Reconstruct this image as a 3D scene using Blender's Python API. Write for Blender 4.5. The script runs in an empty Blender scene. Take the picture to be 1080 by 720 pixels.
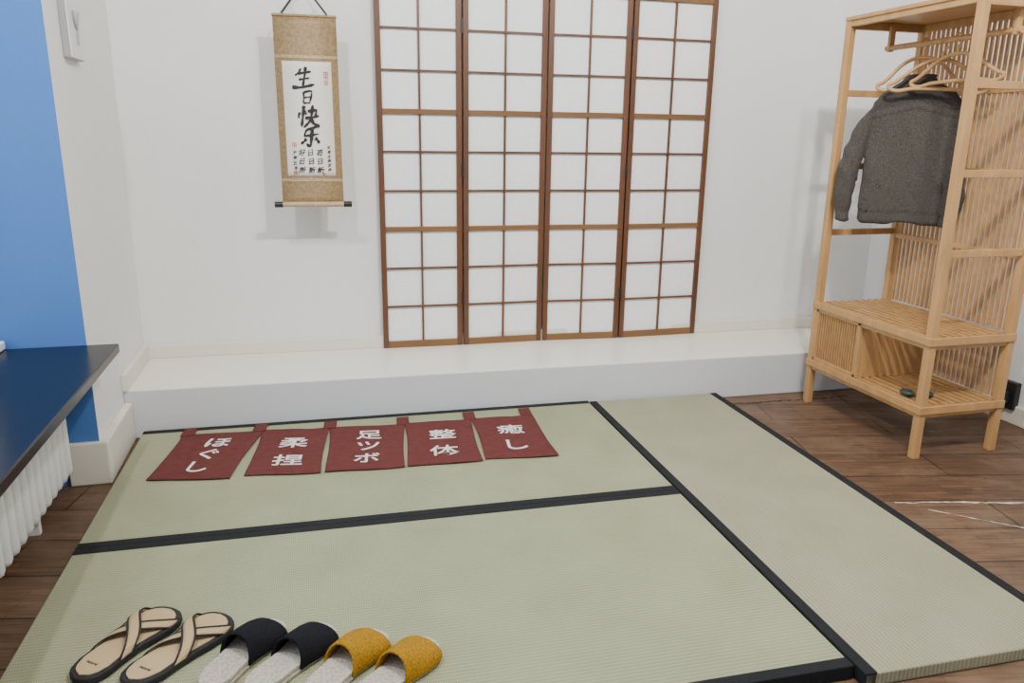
import bpy, bmesh, math, random
from math import sin, cos, pi, radians
from mathutils import Vector, Matrix, noise
random.seed(4)
SC=bpy.context.scene
COL=SC.collection

# ------------------------------------------------------------------ materials
def mat(name,color,rough=.6,metal=0,noise_amt=0,noise_scale=20,bump=0,bump_scale=200,spec=.5,sheen=0,stretch=None):
    m=bpy.data.materials.new(name);m.use_nodes=True
    nt=m.node_tree;b=nt.nodes["Principled BSDF"]
    b.inputs["Base Color"].default_value=(*color,1);b.inputs["Roughness"].default_value=rough
    b.inputs["Metallic"].default_value=metal;b.inputs["Specular IOR Level"].default_value=spec
    if sheen:b.inputs["Sheen Weight"].default_value=sheen
    if noise_amt or bump:
        tc=nt.nodes.new("ShaderNodeTexCoord");mp=nt.nodes.new("ShaderNodeMapping")
        nt.links.new(tc.outputs["Object"],mp.inputs[0])
        if stretch:mp.inputs["Scale"].default_value=stretch
    if noise_amt:
        n=nt.nodes.new("ShaderNodeTexNoise");n.inputs["Scale"].default_value=noise_scale;n.inputs["Detail"].default_value=5
        nt.links.new(mp.outputs[0],n.inputs["Vector"])
        r=nt.nodes.new("ShaderNodeValToRGB")
        r.color_ramp.elements[0].position=.3;r.color_ramp.elements[1].position=.7
        r.color_ramp.elements[0].color=(*[max(0,c*(1-noise_amt)) for c in color],1)
        r.color_ramp.elements[1].color=(*[min(1,c*(1+noise_amt)) for c in color],1)
        nt.links.new(n.outputs["Fac"],r.inputs[0]);nt.links.new(r.outputs[0],b.inputs["Base Color"])
    if bump:
        n=nt.nodes.new("ShaderNodeTexNoise");n.inputs["Scale"].default_value=bump_scale;n.inputs["Detail"].default_value=4
        nt.links.new(mp.outputs[0],n.inputs["Vector"])
        bp=nt.nodes.new("ShaderNodeBump");bp.inputs["Strength"].default_value=bump;bp.inputs["Distance"].default_value=.004
        nt.links.new(n.outputs["Fac"],bp.inputs["Height"]);nt.links.new(bp.outputs[0],b.inputs["Normal"])
    return m

def weave(name,c1,c2,period,axis,rough=.7,cross=None,bump=.4,mott=.45):
    m=bpy.data.materials.new(name);m.use_nodes=True
    nt=m.node_tree;b=nt.nodes["Principled BSDF"];b.inputs["Roughness"].default_value=rough
    b.inputs["Specular IOR Level"].default_value=.3
    N=nt.nodes.new;Lk=nt.links.new
    tc=N("ShaderNodeTexCoord")
    def wv(ax,per,dist=.6):
        w=N("ShaderNodeTexWave");w.wave_type='BANDS';w.bands_direction=ax
        w.inputs["Scale"].default_value=2*pi/20/per;w.inputs["Distortion"].default_value=dist
        w.inputs["Detail"].default_value=1;w.inputs["Detail Scale"].default_value=3
        Lk(tc.outputs["Object"],w.inputs["Vector"]);return w
    w1=wv(axis,period);w2=wv('Y' if axis=='X' else 'X',cross or period*.45)
    mul=N("ShaderNodeMath");mul.operation='MULTIPLY';Lk(w1.outputs["Fac"],mul.inputs[0]);Lk(w2.outputs["Fac"],mul.inputs[1])
    add=N("ShaderNodeMath");add.operation='MULTIPLY_ADD';Lk(mul.outputs[0],add.inputs[0]);add.inputs[1].default_value=.6
    n=N("ShaderNodeTexNoise");n.inputs["Scale"].default_value=5;n.inputs["Detail"].default_value=8;Lk(tc.outputs["Object"],n.inputs["Vector"])
    s=N("ShaderNodeMath");s.operation='MULTIPLY_ADD';Lk(n.outputs["Fac"],s.inputs[0]);s.inputs[1].default_value=mott;s.inputs[2].default_value=.35-mott*.5
    Lk(s.outputs[0],add.inputs[2])
    r=N("ShaderNodeValToRGB");r.color_ramp.elements[0].position=.2;r.color_ramp.elements[1].position=.8
    r.color_ramp.elements[0].color=(*c1,1);r.color_ramp.elements[1].color=(*c2,1)
    Lk(add.outputs[0],r.inputs[0]);Lk(r.outputs[0],b.inputs["Base Color"])
    bp=N("ShaderNodeBump");bp.inputs["Strength"].default_value=bump;bp.inputs["Distance"].default_value=.002
    Lk(mul.outputs[0],bp.inputs["Height"]);Lk(bp.outputs[0],b.inputs["Normal"])
    return m

def woodfloor():
    m=bpy.data.materials.new("parquet");m.use_nodes=True
    nt=m.node_tree;b=nt.nodes["Principled BSDF"];N=nt.nodes.new;Lk=nt.links.new
    tc=N("ShaderNodeTexCoord");mp=N("ShaderNodeMapping");mp.inputs["Rotation"].default_value=(0,0,radians(12))
    Lk(tc.outputs["Object"],mp.inputs[0])
    br=N("ShaderNodeTexBrick");br.inputs["Scale"].default_value=1
    br.inputs["Brick Width"].default_value=.85;br.inputs["Row Height"].default_value=.19
    br.inputs["Mortar Size"].default_value=.003;br.inputs["Color1"].default_value=(.110,.062,.036,1);br.inputs["Color2"].default_value=(.165,.100,.060,1)
    br.inputs["Mortar"].default_value=(.015,.010,.007,1);br.inputs["Bias"].default_value=-.1
    Lk(mp.outputs[0],br.inputs["Vector"])
    b2=N("ShaderNodeTexBrick");b2.inputs["Scale"].default_value=1
    b2.inputs["Brick Width"].default_value=.19;b2.inputs["Row Height"].default_value=.027
    b2.inputs["Mortar Size"].default_value=.001;b2.inputs["Color1"].default_value=(.84,.83,.82,1);b2.inputs["Color2"].default_value=(1.14,1.12,1.1,1)
    b2.inputs["Mortar"].default_value=(.55,.53,.52,1)
    Lk(mp.outputs[0],b2.inputs["Vector"])
    m0=N("ShaderNodeMix");m0.data_type='RGBA';m0.blend_type='MULTIPLY';m0.inputs["Factor"].default_value=1
    Lk(br.outputs["Color"],m0.inputs["A"]);Lk(b2.outputs["Color"],m0.inputs["B"])
    m2=N("ShaderNodeMapping");m2.inputs["Scale"].default_value=(5,50,1);Lk(mp.outputs[0],m2.inputs[0])
    n=N("ShaderNodeTexNoise");n.inputs["Scale"].default_value=1.5;n.inputs["Detail"].default_value=6;Lk(m2.outputs[0],n.inputs["Vector"])
    mx=N("ShaderNodeMix");mx.data_type='RGBA';mx.blend_type='MULTIPLY';mx.inputs["Factor"].default_value=.7
    r=N("ShaderNodeValToRGB");r.color_ramp.elements[0].position=.3;r.color_ramp.elements[0].color=(.45,.45,.45,1);r.color_ramp.elements[1].position=.65;r.color_ramp.elements[1].color=(1.3,1.25,1.2,1)
    Lk(n.outputs["Fac"],r.inputs[0]);Lk(m0.outputs["Result"],mx.inputs["A"]);Lk(r.outputs[0],mx.inputs["B"])
    n3=N("ShaderNodeTexNoise");n3.inputs["Scale"].default_value=4.5;n3.inputs["Detail"].default_value=9;n3.inputs["Roughness"].default_value=.7;Lk(mp.outputs[0],n3.inputs["Vector"])
    r3=N("ShaderNodeValToRGB");r3.color_ramp.elements[0].position=.50;r3.color_ramp.elements[0].color=(0,0,0,1);r3.color_ramp.elements[1].position=.70;r3.color_ramp.elements[1].color=(.55,.55,.55,1)
    Lk(n3.outputs["Fac"],r3.inputs[0])
    mw_=N("ShaderNodeMix");mw_.data_type='RGBA';Lk(r3.outputs[0],mw_.inputs["Factor"]);Lk(mx.outputs["Result"],mw_.inputs["A"]);mw_.inputs["B"].default_value=(.20,.145,.10,1)
    Lk(mw_.outputs["Result"],b.inputs["Base Color"]);b.inputs["Roughness"].default_value=.5;b.inputs["Specular IOR Level"].default_value=.35
    bp=N("ShaderNodeBump");bp.inputs["Strength"].default_value=.3;bp.inputs["Distance"].default_value=.002
    Lk(br.outputs["Fac"],bp.inputs["Height"]);bp.invert=True;Lk(bp.outputs[0],b.inputs["Normal"])
    return m

M_wall=mat("white_plaster",(.785,.78,.77),.85,noise_amt=.022,noise_scale=2.2,bump=.5,bump_scale=22)
M_blue=mat("recess_side_blue",(.060,.175,.47),.8,bump=.2,bump_scale=30)  # blue colour, given only to the recess side of the pier
M_trim=mat("cream_gloss_paint",(.76,.715,.62),.45)
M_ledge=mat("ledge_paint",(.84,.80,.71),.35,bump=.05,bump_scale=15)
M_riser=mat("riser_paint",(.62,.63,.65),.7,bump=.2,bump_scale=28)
M_floor=woodfloor()
M_tat=weave("tatami_rush",(.215,.230,.135),(.385,.398,.250),.011,'Y',mott=.4)
M_tat2=weave("tatami_rush_aged",(.230,.223,.145),(.395,.378,.262),.011,'X',mott=.4)
M_band=mat("tatami_border_cloth",(.010,.011,.013),.85,bump=.3,bump_scale=600,spec=.3)
M_under=mat("tatami_core",(.33,.32,.25),.9,noise_amt=.2,noise_scale=80)
M_dark=mat("shoji_dark_wood",(.115,.045,.019),.45,noise_amt=.3,noise_scale=12,stretch=(1,1,.1))
M_rail=mat("shoji_rail_wood",(.18,.085,.028),.45,noise_amt=.25,noise_scale=12,stretch=(.1,1,1))
M_paper=mat("shoji_paper",(.87,.88,.89),.8,noise_amt=.03,noise_scale=60)
M_bamboo=mat("bamboo_wood",(.48,.27,.105),.42,noise_amt=.14,noise_scale=25,stretch=(1,1,.2))
M_bamboo2=mat("bamboo_slat",(.43,.235,.088),.45,noise_amt=.14,noise_scale=25)
M_silk=mat("scroll_silk",(.30,.20,.095),.5,noise_amt=.25,noise_scale=90,bump=.1)
M_sp=mat("scroll_paper",(.80,.76,.68),.85,noise_amt=.03,noise_scale=20)
M_ink=mat("black_ink",(.012,.012,.014),.7)
M_seal=mat("red_seal",(.55,.06,.04),.7)
M_black=mat("black_lacquer",(.015,.015,.017),.35)
M_granite=mat("black_granite",(.005,.006,.009),.26,noise_amt=.6,noise_scale=150,spec=.25)
M_noren=mat("maroon_cotton",(.118,.030,.027),.9,noise_amt=.12,noise_scale=40,bump=.25,bump_scale=500,spec=.2)
M_white=mat("white_print",(.74,.72,.70),.8)
M_rad=mat("radiator_enamel",(.78,.78,.76),.35)
M_sweat=mat("heather_wool",(.070,.062,.055),.95,noise_amt=.4,noise_scale=240,bump=.25,bump_scale=300,spec=.12,sheen=.05)
M_sweat2=mat("heather_wool_yoke",(.055,.049,.045),.95,noise_amt=.4,noise_scale=240,bump=.25,bump_scale=300,spec=.12,sheen=.05)
M_straw=weave("woven_straw",(.36,.25,.12),(.66,.50,.29),.006,'X')
M_rim=mat("black_binding",(.015,.014,.015),.8)
M_linen=mat("linen_sole",(.47,.42,.35),.95,noise_amt=.3,noise_scale=220,bump=.5,bump_scale=400)
M_navy=mat("black_terry",(.010,.010,.014),.95,noise_amt=.4,noise_scale=250,bump=.8,bump_scale=350,spec=.15)
M_must=mat("mustard_terry",(.36,.185,.012),.95,noise_amt=.4,noise_scale=250,bump=1,bump_scale=300,spec=.15)
M_wframe=mat("window_frame",(.8,.82,.85),.4)
M_switch=mat("sign_plastic",(.72,.72,.71),.4)
M_grey=mat("sign_side_metal",(.33,.33,.34),.4)
M_stone=mat("dark_green_stone",(.02,.045,.04),.3)
M_pale_line=mat("pale_floor_line",(.55,.52,.46),.7,noise_amt=.5,noise_scale=40)
M_gap=mat("dark_gap",(.012,.009,.007),.9)

# ------------------------------------------------------------------ helpers
def empty(name,loc=(0,0,0),rz=0):
    e=bpy.data.objects.new(name,None);e.location=loc;e.rotation_euler=(0,0,rz);e.empty_display_size=.1;COL.objects.link(e);return e
def obj(name,bm,mats,parent=None,loc=(0,0,0),rz=0,smooth=False):
    me=bpy.data.meshes.new(name);bm.normal_update();bm.to_mesh(me);bm.free()
    for m in (mats if isinstance(mats,(list,tuple)) else [mats]):me.materials.append(m)
    if smooth:
        for p in me.polygons:p.use_smooth=True
    o=bpy.data.objects.new(name,me);o.location=loc;o.rotation_euler=(0,0,rz);COL.objects.link(o)
    if parent:o.parent=parent
    return o
def addbox(bm,x0,x1,y0,y1,z0,z1,M=None,mi=0):
    vs=[bm.verts.new((x,y,z)) for x in(x0,x1) for y in(y0,y1) for z in(z0,z1)]
    if M:
        for v in vs:v.co=M@v.co
    for f in ((0,1,3,2),(4,6,7,5),(0,4,5,1),(2,3,7,6),(0,2,6,4),(1,5,7,3)):
        fc=bm.faces.new([vs[i] for i in f]);fc.material_index=mi
def boxes(name,lst,m,parent=None,bev=0,loc=(0,0,0),rz=0):
    bm=bmesh.new()
    for l in lst:addbox(bm,*l)
    o=obj(name,bm,m,parent,loc,rz)
    if bev:
        md=o.modifiers.new("b",'BEVEL');md.width=bev;md.segments=2;md.limit_method='ANGLE'
    return o
def prism(name,pts,z0,z1,m,parent=None,bev=0):
    bm=bmesh.new();lo=[bm.verts.new((x,y,z0)) for x,y in pts];hi=[bm.verts.new((x,y,z1)) for x,y in pts]
    bm.faces.new(hi);bm.faces.new(lo[::-1]);n=len(pts)
    for i in range(n):
        bm.faces.new((lo[i],lo[(i+1)%n],hi[(i+1)%n],hi[i]))
    bmesh.ops.recalc_face_normals(bm,faces=bm.faces)
    o=obj(name,bm,m,parent)
    if bev:
        md=o.modifiers.new("b",'BEVEL');md.width=bev;md.segments=2;md.limit_method='ANGLE'
    return o
def tube(name,pts,r,m,parent=None,cyclic=False,smooth=True,loc=(0,0,0),rz=0,bez=False):
    c=bpy.data.curves.new(name,'CURVE');c.dimensions='3D';c.bevel_depth=r;c.bevel_resolution=4;c.use_fill_caps=True
    s=c.splines.new('BEZIER' if bez else 'POLY')
    if bez:
        s.bezier_points.add(len(pts)-1)
        for p,q in zip(s.bezier_points,pts):p.co=q;p.handle_left_type=p.handle_right_type='AUTO'
    else:
        s.points.add(len(pts)-1)
        for p,q in zip(s.points,pts):p.co=(*q,1)
    s.use_cyclic_u=cyclic
    t=bpy.data.objects.new("tmp",c);COL.objects.link(t)
    bpy.context.view_layer.update()
    me=bpy.data.meshes.new_from_object(t.evaluated_get(bpy.context.evaluated_depsgraph_get()))
    bpy.data.objects.remove(t);me.name=name;me.materials.clear();me.materials.append(m)
    for p in me.polygons:p.use_smooth=smooth
    o=bpy.data.objects.new(name,me);o.location=loc;o.rotation_euler=(0,0,rz);COL.objects.link(o)
    if parent:o.parent=parent
    return o
def glyph(ch,size,offset=0,extrude=.0004):
    c=bpy.data.curves.new("g",'FONT');c.body=ch;c.size=size;c.offset=offset;c.extrude=extrude;c.resolution_u=4
    t=bpy.data.objects.new("tmp",c);COL.objects.link(t);bpy.context.view_layer.update()
    me=bpy.data.meshes.new_from_object(t.evaluated_get(bpy.context.evaluated_depsgraph_get()))
    bpy.data.objects.remove(t)
    vs=me.vertices
    if len(vs)==0:return me
    x0=min(v.co.x for v in vs);x1=max(v.co.x for v in vs);y0=min(v.co.y for v in vs);y1=max(v.co.y for v in vs)
    for v in vs:v.co.x-=(x0+x1)/2;v.co.y-=(y0+y1)/2
    return me
def addmesh(bm,me,fn,mi=0):
    n=[bm.verts.new(fn(v.co)) for v in me.vertices]
    for p in me.polygons:
        try:
            f=bm.faces.new([n[i] for i in p.vertices]);f.material_index=mi
        except ValueError:pass

# ------------------------------------------------------------------ camera
f_,pitch,roll,yaw=818.13,.2598,.0133,.2622
F=Vector((sin(yaw)*cos(pitch),cos(yaw)*cos(pitch),-sin(pitch)))
R0=Vector((cos(yaw),-sin(yaw),0));U0=R0.cross(F)
R=R0*cos(roll)+U0*sin(roll);U=-R0*sin(roll)+U0*cos(roll)
cd=bpy.data.cameras.new("camera");cam=bpy.data.objects.new("camera",cd);COL.objects.link(cam)
cd.sensor_width=36;cd.lens=f_/1080*36;cd.clip_start=.05
mw=Matrix.Identity(4)
for i in range(3):
    mw[i][0]=R[i];mw[i][1]=U[i];mw[i][2]=-F[i]
mw.translation=(0,0,1.153);cam.matrix_world=mw;SC.camera=cam

# ------------------------------------------------------------------ room shell
WS=-.03
def wy(x):return 3.55+WS*(x+.70)
XR=2.86
prism("floor",[(-1.2,-1.6),(3.0,-1.6),(3.0,3.8),(-1.2,3.8)],-.08,0,M_floor)
prism("wall_back",[(-1.2,wy(-1.2)),(3.0,wy(3.0)),(3.0,wy(3.0)+.15),(-1.2,wy(-1.2)+.15)],0,2.9,M_wall)
prism("wall_right",[(XR,-1.6),(XR+.15,-1.6),(XR+.15,3.7),(XR,3.7)],0,2.9,M_wall)
prism("ceiling",[(-1.2,-1.6),(3.0,-1.6),(3.0,3.8),(-1.2,3.8)],2.9,3.0,M_wall)
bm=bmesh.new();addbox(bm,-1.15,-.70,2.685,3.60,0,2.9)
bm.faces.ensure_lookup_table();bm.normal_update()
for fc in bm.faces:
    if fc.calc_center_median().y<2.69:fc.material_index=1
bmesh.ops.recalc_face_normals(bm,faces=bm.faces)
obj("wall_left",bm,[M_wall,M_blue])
boxes("wall_left_parapet",[(-1.15,-.97,.25,2.685,0,.45)],M_wall)
boxes("wall_left_near",[(-1.15,-.70,-1.6,.25,0,2.9)],M_wall)
boxes("wall_left_lintel",[(-1.15,-.97,.25,2.685,2.45,2.9)],M_wall)
w=empty("window_1")
boxes("frame",[(-1.06,-.99,.25,2.685,.455,.53),(-1.06,-.99,.25,2.685,2.37,2.45),(-1.06,-.99,.25,.33,.5,2.4),(-1.06,-.99,2.605,2.685,.5,2.4),(-1.06,-.99,1.42,1.5,.5,2.4)],M_wframe,w,.006)
boxes("inner_sill_rail",[(-.985,-.925,.27,2.67,.486,.512)],M_wframe,w,.004)
def ly(x):return 3.073-.0262*(x+.698)+.006
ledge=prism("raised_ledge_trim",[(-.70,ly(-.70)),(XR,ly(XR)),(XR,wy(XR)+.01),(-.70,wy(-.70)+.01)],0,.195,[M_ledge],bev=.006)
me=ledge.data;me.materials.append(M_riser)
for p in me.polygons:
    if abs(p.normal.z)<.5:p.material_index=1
def strip(name,x0,x1,z0,z1,d,m):
    prism(name,[(x0,wy(x0)-d),(x1,wy(x1)-d),(x1,wy(x1)),(x0,wy(x0))],z0,z1,m,bev=.003)
strip("baseboard_back",-.70,XR,.195,.250,.022,M_trim)
boxes("baseboard_left",[(-.70,-.680,3.07,3.54,.195,.262)],M_trim,bev=.003)
boxes("baseboard_left_low",[(-.70,-.672,2.70,3.072,0,.15),(-.80,-.672,2.668,2.70,0,.15)],M_trim,bev=.005)
boxes("baseboard_right",[(XR-.016,XR,-1.5,3.0,0,.08)],M_trim,bev=.004)
boxes("window_sill",[(-.985,-.602,.27,2.672,.455,.485)],M_granite,bev=.004)
s=empty("sill_bracket")
boxes("bracket_arm",[(-.96,-.66,2.56,2.585,.425,.4545),(-.96,-.93,2.56,2.585,.30,.43)],M_black,s,.003)

# ------------------------------------------------------------------ radiator
rad=empty("radiator")
bm=bmesh.new()
y=2.60
while y>.6:
    for cx in(-.90,-.845,-.79):
        a=[]
        for k in range(14):
            t=2*pi*k/14
            a.append((cx+.024*cos(t),y+.0190*sin(t)))
        zz=[(.070,.45),(.076,.8),(.09,1),(.39,1),(.404,.8),(.41,.45)]
        rings=[[bm.verts.new((cx+(px-cx)*s_,y+(py-y)*s_,z)) for px,py in a] for z,s_ in zz]
        for r0,r1 in zip(rings,rings[1:]):
            for k in range(14):bm.faces.new((r0[k],r0[(k+1)%14],r1[(k+1)%14],r1[k]))
        bm.faces.new(rings[-1]);bm.faces.new(rings[0][::-1])
    addbox(bm,-.90,-.79,y-.014,y+.014,.375,.409);addbox(bm,-.90,-.79,y-.014,y+.014,.071,.105)
    y-=.056
obj("sections",bm,M_rad,rad,smooth=True)
tube("header_top",[(-.845,2.62,.385),(-.845,.6,.385)],.016,M_rad,rad)
tube("header_bottom",[(-.845,2.62,.09),(-.845,.6,.09)],.016,M_rad,rad)
boxes("feet",[(-.92,-.80,2.34,2.36,0,.09),(-.92,-.80,.9,.92,0,.09)],M_rad,rad)

# ------------------------------------------------------------------ tatami
AL=-.0218;O=Vector((1.1583,3.0197))
def mp(u,v):
    return (O.x+u*cos(AL)-v*sin(AL),O.y+u*sin(AL)+v*cos(AL))
def tatami(u,v,W,D,along,m,name="tatami_mat"):
    x,y_=mp(u,v);e=empty(name,(x,y_,0),AL)
    g=.0015
    bm=bmesh.new();addbox(bm,g,W-g,-D+g,-g,.003,.034);o=obj("rush_cover",bm,m,e)
    md=o.modifiers.new("b",'BEVEL');md.width=.003;md.segments=2
    boxes("core",[(g+.003,W-g-.003,-D+g+.003,-g-.003,.0005,.010)],M_under,e)
    bw=.031
    if along=='x': L=[(g,W-g,-bw,-.0005,.001,.0362),(g,W-g,-D+.0005,-D+bw,.001,.0362)]
    else: L=[(.0005,bw,-D+g,-g,.001,.0362),(W-bw,W-.0005,-D+g,-g,.001,.0362)]
    boxes("border_cloth",L,M_band,e,.002)
    return e
tatami(-1.8,0,1.8,.9,'x',M_tat)
tatami(-1.8,-.9,1.8,.9,'x',M_tat)
tatami(.003,-.012,.605,1.82,'y',M_tat2)

# ------------------------------------------------------------------ shoji
sh=empty("shoji_screen",(-.011,0,0))
fx=[(.332,3.492),(.705,3.478),(1.09,3.477),(1.475,3.448),(1.893,3.452)]
Z0,Z1=.1955,1.93
for i in range(4):
    a,b_=Vector(fx[i]),Vector(fx[i+1]);d=(b_-a);W=d.length-.006;ang=math.atan2(d.y,d.x)
    p=empty("panel_%d"%(i+1),(a.x+.003*cos(ang),a.y+.003*sin(ang),0),ang);p.parent=sh
    t=.010
    boxes("stiles",[(0,.024,-t,t,Z0,Z1),(W-.024,W,-t,t,Z0,Z1)],M_dark,p,.002)
    rails=[.212,.741,1.246,1.751,1.918]
    boxes("rails",[(.024,W-.024,-t*.9,t*.9,z-(.0165 if k==0 else .011),z+(.014 if k==0 else .011)) for k,z in enumerate(rails)],M_rail,p,.0015)
    L=[]
    for z0,z1 in zip(rails[:3],rails[1:4]):
        for k in(1,2):
            z=z0+(z1-z0)*k/3;L.append((.024,W-.024,-.007,.003,z-.0042,z+.0042))
    L.append((W/2-.0042,W/2+.0042,-.0085,.003,Z0+.03,Z1-.02))
    boxes("muntins",L,M_dark,p)
    boxes("paper",[(.02,W-.02,.0035,.0050,Z0+.02,Z1-.02)],M_paper,p)
    if i in(0,2):
        boxes("hinges",[(W-.004,W+.008,-.013,-.009,z-.03,z+.03) for z in(.42,1.0,1.6)],M_black,p)

# ------------------------------------------------------------------ hanging scroll (hangs clear of the wall from a pin)
sc=empty("hanging_scroll",(.042,3.36,.046),-.03);sc.scale=(.966,.966,.966)
top,bot=1.605,.85
def sy(z):return .02-.04*(top-z)/(top-bot)
def sheet(name,x0,x1,z0,z1,off,m):
    bm=bmesh.new();n=24;rows=[]
    for i in range(n+1):
        z=z0+(z1-z0)*i/n
        rows.append([bm.verts.new((x,sy(z)-off+.0015*sin(z*22+x*8),z)) for x in(x0,(x0+x1)/2,x1)])
    for a,b_ in zip(rows,rows[1:]):
        for k in range(2):bm.faces.new((a[k],a[k+1],b_[k+1],b_[k]))
    o=obj(name,bm,m,sc,smooth=True);md=o.modifiers.new("s",'SOLIDIFY');md.thickness=.0008;return o
XL=.126
sheet("silk_mount",-XL,XL,bot,top,0,M_silk)
sheet("paper_panel",-.098,.098,.968,1.428,.0025,M_sp)
M_gold=mat("brocade_strip",(.47,.34,.20),.5,noise_amt=.3,noise_scale=150)
sheet("brocade_upper",-XL,XL,1.44,1.452,.0022,M_gold)
sheet("brocade_lower",-XL,XL,.945,.957,.0022,M_gold)
tube("roller",[(-.128,sy(bot)-.002,bot),(.128,sy(bot)-.002,bot)],.011,M_gold,sc)
tube("roller_knob_l",[(-.160,sy(bot)-.002,bot),(-.126,sy(bot)-.002,bot)],.0125,M_black,sc)
tube("roller_knob_r",[(.126,sy(bot)-.002,bot),(.160,sy(bot)-.002,bot)],.0125,M_black,sc)
tube("top_rod",[(-.129,sy(top),top),(.129,sy(top),top)],.006,M_silk,sc)
tube("hanging_cord",[(-.09,sy(top)-.003,top+.006),(-.004,sy(top),1.722),(0,sy(top),1.727),(.004,sy(top),1.722),(.09,sy(top)-.003,top+.006)],.0045,M_black,sc)
tube("wall_pin",[(0,sy(top)-.01,1.726),(0,.17,1.716)],.004,M_grey,sc)
ST={"生":[([(.34,.92),(.26,.76),(.10,.60)],.8),([(.22,.70),(.5,.74),(.82,.80)],1),([(.28,.44),(.5,.47),(.76,.52)],.8),([(.55,1.0),(.53,.6),(.47,.14)],1.1),([(.0,.10),(.4,.10),(1.0,.24)],1.2)],
"日":[([(.24,.84),(.27,.5),(.27,.12)],1),([(.22,.82),(.5,.90),(.76,.90),(.75,.55),(.66,.10)],1.1),([(.30,.50),(.5,.52),(.68,.56)],.8),([(.27,.14),(.5,.16),(.68,.18)],.8)],
"快":[([(.10,.68),(.05,.5),(.09,.42)],.9),([(.27,1.0),(.25,.5),(.22,.0)],1.1),([(.30,.74),(.36,.70),(.40,.58)],.9),([(.46,.74),(.7,.78),(.88,.80),(.86,.65),(.82,.48)],.9),([(.36,.42),(.65,.46),(1.02,.54)],1),([(.68,1.02),(.66,.6),(.56,.25),(.30,-.04)],1),([(.62,.42),(.78,.18),(1.08,.02)],1.4)],
"乐":[([(.80,.98),(.55,.88),(.30,.80),(.22,.62),(.20,.50),(.5,.54),(.92,.62)],1),([(.56,.84),(.55,.4),(.52,.02),(.42,.02),(.32,.14)],1.2),([(.30,.36),(.2,.24),(.04,.10)],1.2),([(.72,.40),(.84,.32),(.96,.14)],1.3)]}
def cr(P,t):
    n=len(P)-1;s=min(int(t*n),n-1);u=t*n-s
    p=[P[max(0,s-1)],P[s],P[s+1],P[min(n,s+2)]]
    return [.5*((2*p[1][k])+(-p[0][k]+p[2][k])*u+(2*p[0][k]-5*p[1][k]+4*p[2][k]-p[3][k])*u*u+(-p[0][k]+3*p[1][k]-3*p[2][k]+p[3][k])*u**3) for k in(0,1)]
bm=bmesh.new();si=0
for chh,x,z,s_ in [("生",-.014,1.362,.090),("日",-.004,1.286,.062),("快",-.004,1.211,.086),("乐",.002,1.132,.082)]:
    for P_,wf in ST[chh]:
        si+=1;pts=[cr(P_,i/22) for i in range(23)];pr=None
        for i in range(23):
            t=i/22;a=pts[max(0,i-1)];b_=pts[min(22,i+1)];dx,dy=b_[0]-a[0],b_[1]-a[1];l=math.hypot(dx,dy) or 1
            wd=.084*wf*(.55+.6*abs(cos(pi*t*.9)))*min(1,.45+t*9)*min(1,.15+(1-t)*5)*(1+.3*noise.noise(Vector((si*3,t*6,0))))
            px,py=pts[i];q=[]
            for sgn in(1,-1):
                X=(px-.5-dy/l*wd*sgn*.5*1.6)*s_;Z=(py-.5+dx/l*wd*sgn*.5*1.6)*s_
                zz=z+Z;q.append(bm.verts.new((x+X+Z*.1,sy(zz)-.0052-.0001*si,zz)))
            if pr:bm.faces.new((pr[0],q[0],q[1],pr[1]))
            pr=q
obj("large_calligraphy",bm,M_ink,sc)
def write(chars,parent,name,m,places,offset=0,shear=.12,wob=.0):
    bm=bmesh.new()
    for ch,(x,z,s_,rot) in zip(chars,places):
        me=glyph(ch,s_,offset*s_)
        def fn(c,x=x,z=z,rot=rot,s_=s_):
            X=c.x+c.y*shear;Y=c.y+c.x*.16
            if wob:
                nv=noise.noise_vector(Vector((c.x/s_*3+x*13,c.y/s_*3,z*7)));X+=nv.x*wob*s_;Y+=nv.y*wob*s_
            xx=X*cos(rot)-Y*sin(rot);yy=X*sin(rot)+Y*cos(rot)
            return Vector((x+xx,sy(z+yy)-.0055+c.z,z+yy))
        addmesh(bm,me,fn)
    bmesh.ops.recalc_face_normals(bm,faces=bm.faces)
    return obj(name,bm,m,parent)
cols=[("于辛丑年",-.066,.019),("好日所",-.038,.032),("日日新",-.001,.032),("苟日新",.036,.032)]
ch="";pl=[]
for t,x,s_ in cols:
    for k,c in enumerate(t):
        ch+=c;pl.append((x+random.uniform(-.002,.002),1.064-k*s_*1.1,s_*.90,random.uniform(-.15,.15)))
for k,c in enumerate("祝福生辰吉祥"):
    ch+=c;pl.append((.074,1.085-k*.018,.014,0))
write(ch,sc,"small_calligraphy",M_ink,pl,.012,.14,.12)
def seal(name,x,z,w_,h_):
    bm=bmesh.new();
    for (a,b2,c,d) in [(x-w_,x+w_,z+h_*.8,z+h_),(x-w_,x+w_,z-h_,z-h_*.8),(x-w_,x-w_*.75,z-h_,z+h_),(x+w_*.75,x+w_,z-h_,z+h_),(x-w_*.5,x+w_*.5,z+h_*.2,z+h_*.45),(x-w_*.5,x+w_*.5,z-h_*.5,z-h_*.2),(x-w_*.1,x+w_*.15,z-h_*.7,z+h_*.7)]:
        addbox(bm,a,b2,sy(z)-.0045,sy(z)-.0035,c,d)
    obj(name,bm,M_seal,sc)
seal("seal_1",.075,1.375,.009,.014);seal("seal_2",.075,1.345,.008,.009);seal("seal_3",-.066,1.095,.008,.009);seal("seal_4",.05,.976,.005,.005);seal("seal_5",-.066,.982,.008,.008)

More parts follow.
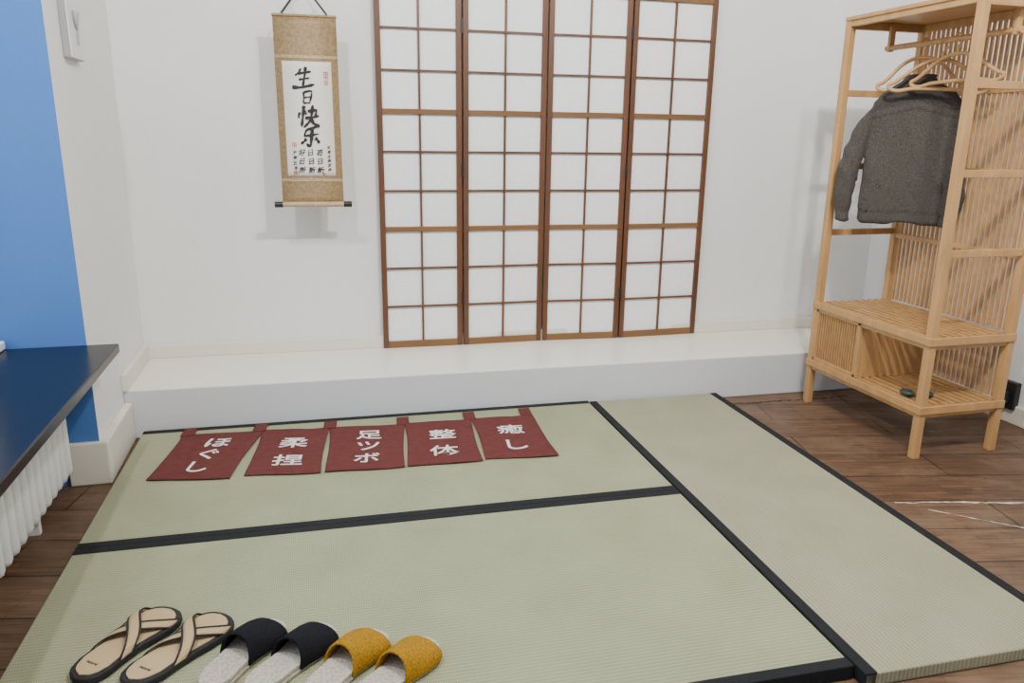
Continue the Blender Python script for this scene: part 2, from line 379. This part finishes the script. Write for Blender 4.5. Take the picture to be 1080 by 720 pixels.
# ------------------------------------------------------------------ wall sign
sg=empty("wall_sign",(-.70,2.93,1.47))
boxes("housing",[(.0,.020,-.085,.085,-.10,.10)],M_grey,sg,.004)
boxes("face",[(.020,.026,-.083,.083,-.098,.098)],M_switch,sg,.003)
tube("twig_mark_stem",[(.0275,-.005,-.055),(.0275,0,-.01),(.0275,.03,.045)],.0055,M_grey,sg,bez=True)
tube("twig_mark_branch",[(.0275,0,-.01),(.0275,-.025,.02),(.0275,-.03,.045)],.0055,M_grey,sg,bez=True)

# ------------------------------------------------------------------ bamboo clothes rack
rk=empty("bamboo_clothes_rack")
x0,x1,y0,y1=2.152,2.533,2.215,2.896;P=.030
HT=1.612
def post(nm,x,y_):
    boxes(nm,[(x,x+P,y_,y_+P,0,HT)],M_bamboo,rk,.003)
post("post_front_far",x0,y1-P);post("post_front_near",x0,y0);post("post_back_far",x1-P,y1-P);post("post_back_near",x1-P,y0)
boxes("top_board",[(x0-.002,x1+.005,y0-.002,y1+.002,HT,HT+.016)],M_bamboo,rk,.003)
bars=[]
for z in(1.337,1.045,.768):
    for yy in(y0+.006,y1-P+.006):bars.append((x0+P,x1-P,yy,yy+.018,z-.013,z+.013))
for z in(.440,.180):
    for yy in(y0+.004,y1-P+.004):bars.append((x0+P,x1-P,yy,yy+.022,z-.02,z+.02))
    for xx in(x0+.004,x1-P+.004):bars.append((xx,xx+.022,y0+P,y1-P,z-.02,z+.02))
for yy in(y0+.004,y1-P+.004):bars.append((x0+P,x1-P,yy,yy+.022,HT-.03,HT))
bars.append((x0+.004,x0+.024,y0+P,y1-P,HT-.022,HT));bars.append((x1-P+.004,x1-P+.024,y0+P,y1-P,HT-.03,HT))
boxes("cross_bars",bars,M_bamboo,rk,.002)
for nm,z in(("upper_shelf_slats",.462),("lower_shelf_slats",.202)):
    L=[];n=10;w_=(x1-x0-.03)/n
    for k in range(n):
        xx=x0+.015+k*w_;L.append((xx,xx+w_*.54,y0+P*.6,y1-P*.6,z-.006,z+.004))
    boxes(nm,L,M_bamboo2,rk,.0015)
boxes("shelf_edges",[(x0-.006,x0+.004,y0+.0,y1,.437,.467),(x0-.006,x1,y0-.006,y0+.004,.437,.467),(x0-.006,x0+.004,y0,y1,.176,.206),(x0-.006,x1,y0-.006,y0+.004,.176,.206)],M_bamboo,rk,.002)
L=[];yy=y0+P+.004
while yy<y1-P-.008:
    L.append((x1-.022,x1-.012,yy,yy+.010,.47,HT-.02));L.append((x1-.022,x1-.012,yy,yy+.010,.21,.43));yy+=.0245
boxes("back_slats",L,M_bamboo2,rk)
boxes("back_rails",[(x1-.028,x1-.008,y0+P,y1-P,z-.010,z+.010) for z in(1.045,.75,1.337)],M_bamboo,rk,.002)
yd=2.585
L=[];yy=yd+.020
while yy<y1-P-.012:
    L.append((x0+.006,x0+.014,yy,yy+.007,.218,.425));yy+=.0150
boxes("door_slats",L,M_bamboo2,rk)
boxes("door_frame",[(x0+.002,x0+.018,yd-.002,yd+.016,.206,.437),(x0+.002,x0+.018,y1-P-.012,y1-P,.206,.437),(x0+.002,x0+.018,yd,y1-P,.206,.220),(x0+.002,x0+.018,yd,y1-P,.423,.437)],M_bamboo,rk,.0015)
boxes("cupboard_partition",[(x0+.02,x1-.03,yd,yd+.012,.206,.437)],M_bamboo,rk)
L=[];xx=x0+P+.003
while xx<x1-P-.01:
    L.append((xx,xx+.008,y1-.018,y1-.010,.21,.425));xx+=.0145
boxes("cupboard_end_slats",L,M_bamboo2,rk)
tube("clothes_rail",[(2.345,y0+.02,1.515),(2.345,y1-.02,1.515)],.011,M_bamboo,rk)
boxes("rail_brackets",[(2.333,2.357,y0+.034,y0+.05,1.50,1.60),(2.333,2.357,y1-.05,y1-.034,1.50,1.60)],M_bamboo,rk,.003)

def blob(name,c,r,m):
    bm=bmesh.new();bmesh.ops.create_icosphere(bm,subdivisions=3,radius=1)
    for v in bm.verts:
        k=1+.12*noise.noise(v.co*1.5+Vector(c));v.co=Vector((v.co.x*r[0]*k,v.co.y*r[1]*k,v.co.z*r[2]*k))
    return obj(name,bm,m,loc=c,smooth=True)
blob("decorative_stone",(2.20,2.34,.219),(.024,.03,.014),M_stone)
blob("decorative_stone.001",(2.27,2.31,.217),(.018,.02,.012),M_stone)

def hanger(name,x_,y_,rot,tilt=0,half=.18,drop=.11,m=M_bamboo,parent=None,z_=1.515):
    e=empty(name,(x_,y_,z_));e.rotation_euler=(0,tilt,rot)
    if parent:e.parent=parent
    pts=[(0,0,-.052),(.05,0,-.064),(half-.02,0,-.052-drop*.9),(half,0,-.052-drop-.004),(half-.015,0,-.052-drop-.018),(.08,0,-.052-drop-.012),(-.08,0,-.052-drop-.012),(-half+.015,0,-.052-drop-.018),(-half,0,-.052-drop-.004),(-half+.02,0,-.052-drop*.9),(-.05,0,-.064)]
    tube("arms",pts,.0072,m,e,cyclic=True,bez=True)
    hk=[(0,0,-.052),(0,0,-.030)]+[(.017*cos(a)-.0,0,.017*sin(a)+.0005) for a in [radians(x) for x in(-70,-30,10,50,90,130,170)]]
    tube("hook",hk,.004,m,e,bez=True)
    return e
AR=math.atan2(-.64,.77)
hanger("clothes_hanger",2.345,2.565,AR-.02,.04,.168,.095,z_=1.500)
hanger("clothes_hanger",2.345,2.50,AR-.45,-.05,.16,.085)

# sweater ---------------------------------------------------------------
def loft(bm,rings,n=28):
    R_=[]
    for cx,cy,cz,a,b_,tilt in rings:
        r=[]
        for k in range(n):
            t=2*pi*k/n;x=a*abs(cos(t))**.8*(1 if cos(t)>=0 else -1);y_=b_*sin(t)
            r.append(bm.verts.new((cx+x*cos(tilt),cy+y_,cz+x*sin(tilt))))
        R_.append(r)
    for p,q in zip(R_,R_[1:]):
        for k in range(n):bm.faces.new((p[k],p[(k+1)%n],q[(k+1)%n],q[k]))
    bm.faces.new(R_[0][::-1]);bm.faces.new(R_[-1])
bm=bmesh.new()
z0=1.515
loft(bm,[(.0,0,.826-z0,.152,.026,0),(.0,0,.838-z0,.158,.030,0),(.0,0,.868-z0,.158,.030,0),(.0,0,.880-z0,.161,.034,0),(.0,0,1.0-z0,.161,.036,0),(0,0,1.13-z0,.163,.036,0),(0,0,1.24-z0,.165,.036,0),(0,0,1.295-z0,.160,.034,0),(0,0,1.335-z0,.130,.030,0),(0,0,1.360-z0,.094,.028,0),(0,0,1.377-z0,.064,.028,0),(0,0,1.388-z0,.054,.029,0),(0,0,1.396-z0,.050,.029,0)])
def sl(s,k=1.0):
    loft(bm,[(s*.13,0,1.315-z0,.035,.022,s*-.9),(s*.158,.0,1.275-z0,.042,.026,s*-.7),(s*.181*k,-.004,1.21-z0,.044,.028,s*-.4),(s*.203*k,-.008,1.12-z0,.042,.028,s*-.2),(s*.224*k,-.012,1.02-z0,.040,.027,s*-.08),(s*.233*k,-.014,.93-z0,.037,.026,0),(s*.230*k,-.014,.885-z0,.033,.024,.1),(s*.228*k,-.014,.865-z0,.028,.020,.1),(s*.226*k,-.014,.825-z0,.029,.020,.1)],20)
sl(-1);sl(1,.74)
bmesh.ops.recalc_face_normals(bm,faces=bm.faces)
sw=obj("knit_sweater",bm,M_sweat,loc=(2.345,2.665,z0),rz=AR,smooth=True)
m_=sw.modifiers.new("r",'REMESH');m_.mode='VOXEL';m_.voxel_size=.006;m_.use_smooth_shade=True
bpy.context.view_layer.update()
me=bpy.data.meshes.new_from_object(sw.evaluated_get(bpy.context.evaluated_depsgraph_get()))
for v in me.vertices:
    c=v.co
    low=min(1,max(0,(-.14-c.z)*2.2))
    k=.016*noise.noise(Vector((c.x*11+c.z*1.5,c.z*2.2,1.3)))*(.35+low)+.005*noise.noise(Vector((c.x*22+c.z*10,c.z*7,4)))
    if abs(c.x)>.17:k+=.008*noise.noise(Vector((c.x*6,2,c.z*22+c.x*14)))
    v.co=c+v.normal*k
sw.modifiers.clear();sw.data=me
me.materials.append(M_sweat2)
for p in me.polygons:
    p.use_smooth=True
    c=p.center;q=c.z+.25*abs(c.x)
    if abs(c.x)<.165 and (q>-.215 or -.245<q<-.235): p.material_index=1
md=sw.modifiers.new("s",'SMOOTH');md.iterations=5;md.factor=.5
tube("collar_seam",[(.051*cos(a),.029*sin(a),1.395-z0) for a in [2*pi*k/16 for k in range(16)]],.006,M_sweat,sw,cyclic=True)
hanger("inner_hanger",0,0,0,0,.150,.10,parent=sw,z_=0)

# ------------------------------------------------------------------ noren
nr=empty("noren_curtain")
PN=[((-.488,2.971),(-.199,2.955),(-.284,2.536),(-.547,2.575)),
    ((-.199,2.955),(.046,2.929),(.010,2.512),(-.238,2.542)),
    ((.052,2.925),(.337,2.904),(.294,2.494),(.025,2.510)),
    ((.342,2.904),(.604,2.898),(.569,2.486),(.304,2.492)),
    ((.610,2.898),(.863,2.894),(.845,2.467),(.582,2.493))]
def nz(x,y_):return .0405+.0028*max(-.9,noise.noise(Vector((x*7,y_*7,2)))+.4*noise.noise(Vector((x*19,y_*15,5))))
def bl(q,u,v):
    a,b_,c,d=[Vector(t) for t in q]
    p=(a*(1-u)+b_*u)*(1-v)+(d*(1-u)+c*u)*v
    p.x+=.005*sin(v*4+u*2);p.y+=.004*sin(u*5+1)
    return p
txt=["ほぐし","柔捏","足ツボ","整体","癒し"]
for i,q in enumerate(PN):
    bm=bmesh.new();n=28;g=[]
    for a in range(n+1):
        g.append([bm.verts.new((*(p:=bl(q,b2/n,a/n)),nz(p.x,p.y))) for b2 in range(n+1)])
    for a in range(n):
        for b2 in range(n):bm.faces.new((g[a][b2],g[a+1][b2],g[a+1][b2+1],g[a][b2+1]))
    o=obj("cloth_panel_%d"%(i+1),bm,M_noren,nr,smooth=True)
    md=o.modifiers.new("s",'SOLIDIFY');md.thickness=.0015
    t=txt[i];bm=bmesh.new()
    for k,chh in enumerate(t):
        nn=len(t);s_=.098 if nn==2 else .092
        me=glyph(chh,s_,.0010,.0003)
        cv=(.34,.72)[k] if nn==2 else (.24,.50,.76)[k]
        def fn(c):
            pitch_=(q[0][1]-q[3][1]);wid=q[1][0]-q[0][0]
            p=bl(q,.52+c.x*1.12/wid,cv-c.y/pitch_)
            return Vector((p.x,p.y,nz(p.x,p.y)+.0012+c.z))
        addmesh(bm,me,fn)
    bmesh.ops.recalc_face_normals(bm,faces=bm.faces)
    obj("lettering_%d"%(i+1),bm,M_white,nr)
tabs=[(-.472,2.966),(-.212,2.952),(.052,2.925),(.335,2.903),(.605,2.898),(.842,2.894)]
for i,(tx,ty) in enumerate(tabs):
    bm=bmesh.new();g=[]
    for a in range(7):
        v=a/6
        g.append([bm.verts.new((tx-.024+.048*b2/4+.008*v,ty-.01+.085*v,nz(tx,ty)+.0015+.001*sin(v*3+i))) for b2 in range(5)])
    for a in range(6):
        for b2 in range(4):bm.faces.new((g[a][b2],g[a][b2+1],g[a+1][b2+1],g[a+1][b2]))
    o=obj("loop_tab_%d"%(i+1),bm,M_noren,nr,smooth=True);md=o.modifiers.new("s",'SOLIDIFY');md.thickness=.002

# ------------------------------------------------------------------ footwear
BASE=[(0,.0),(.03,.019),(.08,.029),(.18,.036),(.35,.035),(.5,.037),(.65,.044),(.78,.048),(.88,.044),(.95,.032),(.985,.018),(1,0)]
def hw(t):
    for (a,b_),(c,d) in zip(BASE,BASE[1:]):
        if a<=t<=c:return b_+(d-b_)*(t-a)/(c-a)
    return 0
def bend(t,side):return side*.007*sin((t-.25)*pi*1.1)
def outline(L,s,side=1,n=40,grow=0):
    ts=[(1-cos(pi*i/n))/2 for i in range(n+1)]
    R_=[((hw(t)*s+(grow if 0<t<1 else 0))+bend(t,side),(t-.5)*(L+2*grow)) for t in ts]
    L_=[(-(hw(t)*s+(grow if 0<t<1 else 0))+bend(t,side),(t-.5)*(L+2*grow)) for t in ts[1:-1]][::-1]
    return R_+L_
def solid(name,pts,z0,z1,m,parent,bev=.003):
    bm=bmesh.new();lo=[bm.verts.new((x,y_,z0)) for x,y_ in pts];hi=[bm.verts.new((x,y_,z1)) for x,y_ in pts]
    bm.faces.new(hi);bm.faces.new(lo[::-1]);n=len(pts)
    for i in range(n):bm.faces.new((lo[i],lo[(i+1)%n],hi[(i+1)%n],hi[i]))
    bmesh.ops.recalc_face_normals(bm,faces=bm.faces)
    o=obj(name,bm,m,parent,smooth=False)
    md=o.modifiers.new("b",'BEVEL');md.width=bev;md.segments=3;md.limit_method='ANGLE';md.angle_limit=radians(50)
    return o
def hwid(t):return max(hw(min(t,.955)),.012)
GZ=.0365
def slipper(name,cx,cy,ang,m,side,L=.248):
    e=empty(name,(cx,cy,GZ),ang)
    solid("outsole",outline(L,1.04,side,grow=.001),0,.008,M_linen,e,.002)
    solid("footbed",outline(L,1.01,side),.008,.020,M_linen,e,.004)
    bm=bmesh.new();nu,nv=16,22;g=[]
    for a in range(nu+1):
        row=[]
        for b_ in range(nv+1):
            v=b_/nv;th=pi*v
            edge0=.40+.07*sin(th)
            edge1=.89+.015*sin(th)
            t=edge0+(edge1-edge0)*a/nu
            w_=hwid(t)*1.04+.003;h=.056-.030*(a/nu)**1.3
            x=-w_*cos(th);z=.006+h*sin(th)**.75
            x+=bend(t,side)
            row.append(bm.verts.new((x,(t-.5)*L,z)))
        g.append(row)
    for a in range(nu):
        for b_ in range(nv):bm.faces.new((g[a][b_],g[a][b_+1],g[a+1][b_+1],g[a+1][b_]))
    bmesh.ops.recalc_face_normals(bm,faces=bm.faces)
    o=obj("upper",bm,m,e,smooth=True)
    md=o.modifiers.new("s",'SOLIDIFY');md.thickness=.006;md.offset=0
    md=o.modifiers.new("ss",'SUBSURF');md.levels=1;md.render_levels=1
    return e
def sandal(name,cx,cy,ang,side,L=.262):
    e=empty(name,(cx,cy,GZ),ang)
    solid("outsole",outline(L,1.12,side,grow=.005),0,.017,M_rim,e,.004)
    solid("straw_footbed",outline(L-.012,1.0,side),.016,.0195,M_straw,e,.001)
    def strap(nm,ta,tb,hh,wd,lift):
        for part,(o0,o1,m,dz) in {"straw":(-wd,wd,M_straw,0),"edge_a":(-wd-.005,-wd+.0015,M_rim,.0012),"edge_b":(wd-.0015,wd+.005,M_rim,.0012)}.items():
            bm=bmesh.new();g=[];n=24
            for i in range(n+1):
                v=i/n;th=pi*v;t=ta+(tb-ta)*v
                row=[]
                for k in range(4):
                    o_=o0+(o1-o0)*k/3
                    tt=t+o_/L
                    w_=hwid(min(1,max(0,tt)))+.007
                    row.append(bm.verts.new((-w_*cos(th)+bend(tt,side),(tt-.5)*L,.010+(hh+lift)*sin(th)**.7+dz)))
                g.append(row)
            for a in range(n):
                for k in range(3):bm.faces.new((g[a][k],g[a][k+1],g[a+1][k+1],g[a+1][k]))
            bmesh.ops.recalc_face_normals(bm,faces=bm.faces)
            o=obj(nm+"_"+part,bm,m,e,smooth=True);md=o.modifiers.new("s",'SOLIDIFY');md.thickness=.003;md.offset=0
    strap("strap_a",.34,.86,.022,.016,0)
    strap("strap_b",.86,.34,.022,.016,.005)
    me=glyph("natural",.011,.0002,.0002);bm=bmesh.new()
    addmesh(bm,me,lambda c:Vector((c.x,-.088+c.y,.0198+c.z)));obj("insole_print",bm,M_rim,e)
    return e
def ang(dx,dy):return math.atan2(dy,dx)-pi/2
sandal("straw_sandal",-.432,1.668,ang(.62,.78),-1)
sandal("straw_sandal",-.320,1.622,ang(.62,.78),1)
slipper("house_slipper",-.180,1.565,ang(.62,.78),M_navy,-1)
slipper("house_slipper",-.078,1.530,ang(.64,.77),M_navy,1)
slipper("house_slipper",.038,1.475,ang(.70,.71),M_must,-1)
slipper("house_slipper",.136,1.428,ang(.70,.71),M_must,1)

# ------------------------------------------------------------------ glints and joints drawn as thin strips on the floor at the right
def floor_strip(name,p0,p1,w_,m,jit,seed,n=60):
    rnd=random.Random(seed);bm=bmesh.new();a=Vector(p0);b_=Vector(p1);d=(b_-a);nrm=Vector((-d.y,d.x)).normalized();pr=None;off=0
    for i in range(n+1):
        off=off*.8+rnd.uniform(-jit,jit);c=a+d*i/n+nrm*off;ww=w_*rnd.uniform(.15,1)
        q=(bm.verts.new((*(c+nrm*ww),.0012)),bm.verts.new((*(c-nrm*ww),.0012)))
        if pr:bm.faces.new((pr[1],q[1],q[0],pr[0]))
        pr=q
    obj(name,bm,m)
floor_strip("floor_line_1",(1.83,1.93),(2.75,1.69),.0055,M_pale_line,.004,3)  # glints along the board gaps, drawn as a pale flat strip
floor_strip("floor_line_2",(1.90,1.86),(2.55,1.30),.003,M_pale_line,.001,5)
floor_strip("floor_line_3",(1.80,2.93),(2.40,2.90),.007,M_gap,.004,8)
so=empty("wall_socket",(XR,2.47,.12))
boxes("plate",[(-.03,-.0,-.04,.04,-.06,.06)],M_black,so,.006)
boxes("cord_plug",[(-.06,-.028,-.02,.02,-.03,.02)],M_black,so,.005)

# ------------------------------------------------------------------ lights
def area(name,loc,target,size,power,color,sy_=None):
    l=bpy.data.lights.new(name,'AREA');l.size=size;l.energy=power;l.color=color
    if sy_:l.shape='RECTANGLE';l.size_y=sy_
    o=bpy.data.objects.new(name,l);o.location=loc;d=Vector(target)-Vector(loc);o.rotation_euler=d.to_track_quat('-Z','Y').to_euler();COL.objects.link(o)
    return o
area("ceiling_lamp_a",(1.00,.85,2.84),(1.7,3.3,.8),.09,56,(1,.97,.92))
area("ceiling_lamp_b",(-.60,1.2,2.84),(.3,3.3,.8),.09,30,(1,.975,.94))
area("ceiling_lamp_c",(1.35,.85,2.84),(1.9,3.3,.8),.09,23,(1,.97,.92))
area("ceiling_fill",(1.0,1.2,2.86),(1.0,1.2,0),1.6,8,(1,.99,.97))  # soft fill lamp added out of view below the ceiling
area("window_daylight",(-1.3,1.4,1.6),(1.0,1.4,.4),2.0,28,(.66,.82,1.0),1.7)
W=bpy.data.worlds.new("world");SC.world=W;W.use_nodes=True
bg=W.node_tree.nodes["Background"];bg.inputs[0].default_value=(.88,.94,1.0,1);bg.inputs[1].default_value=.60
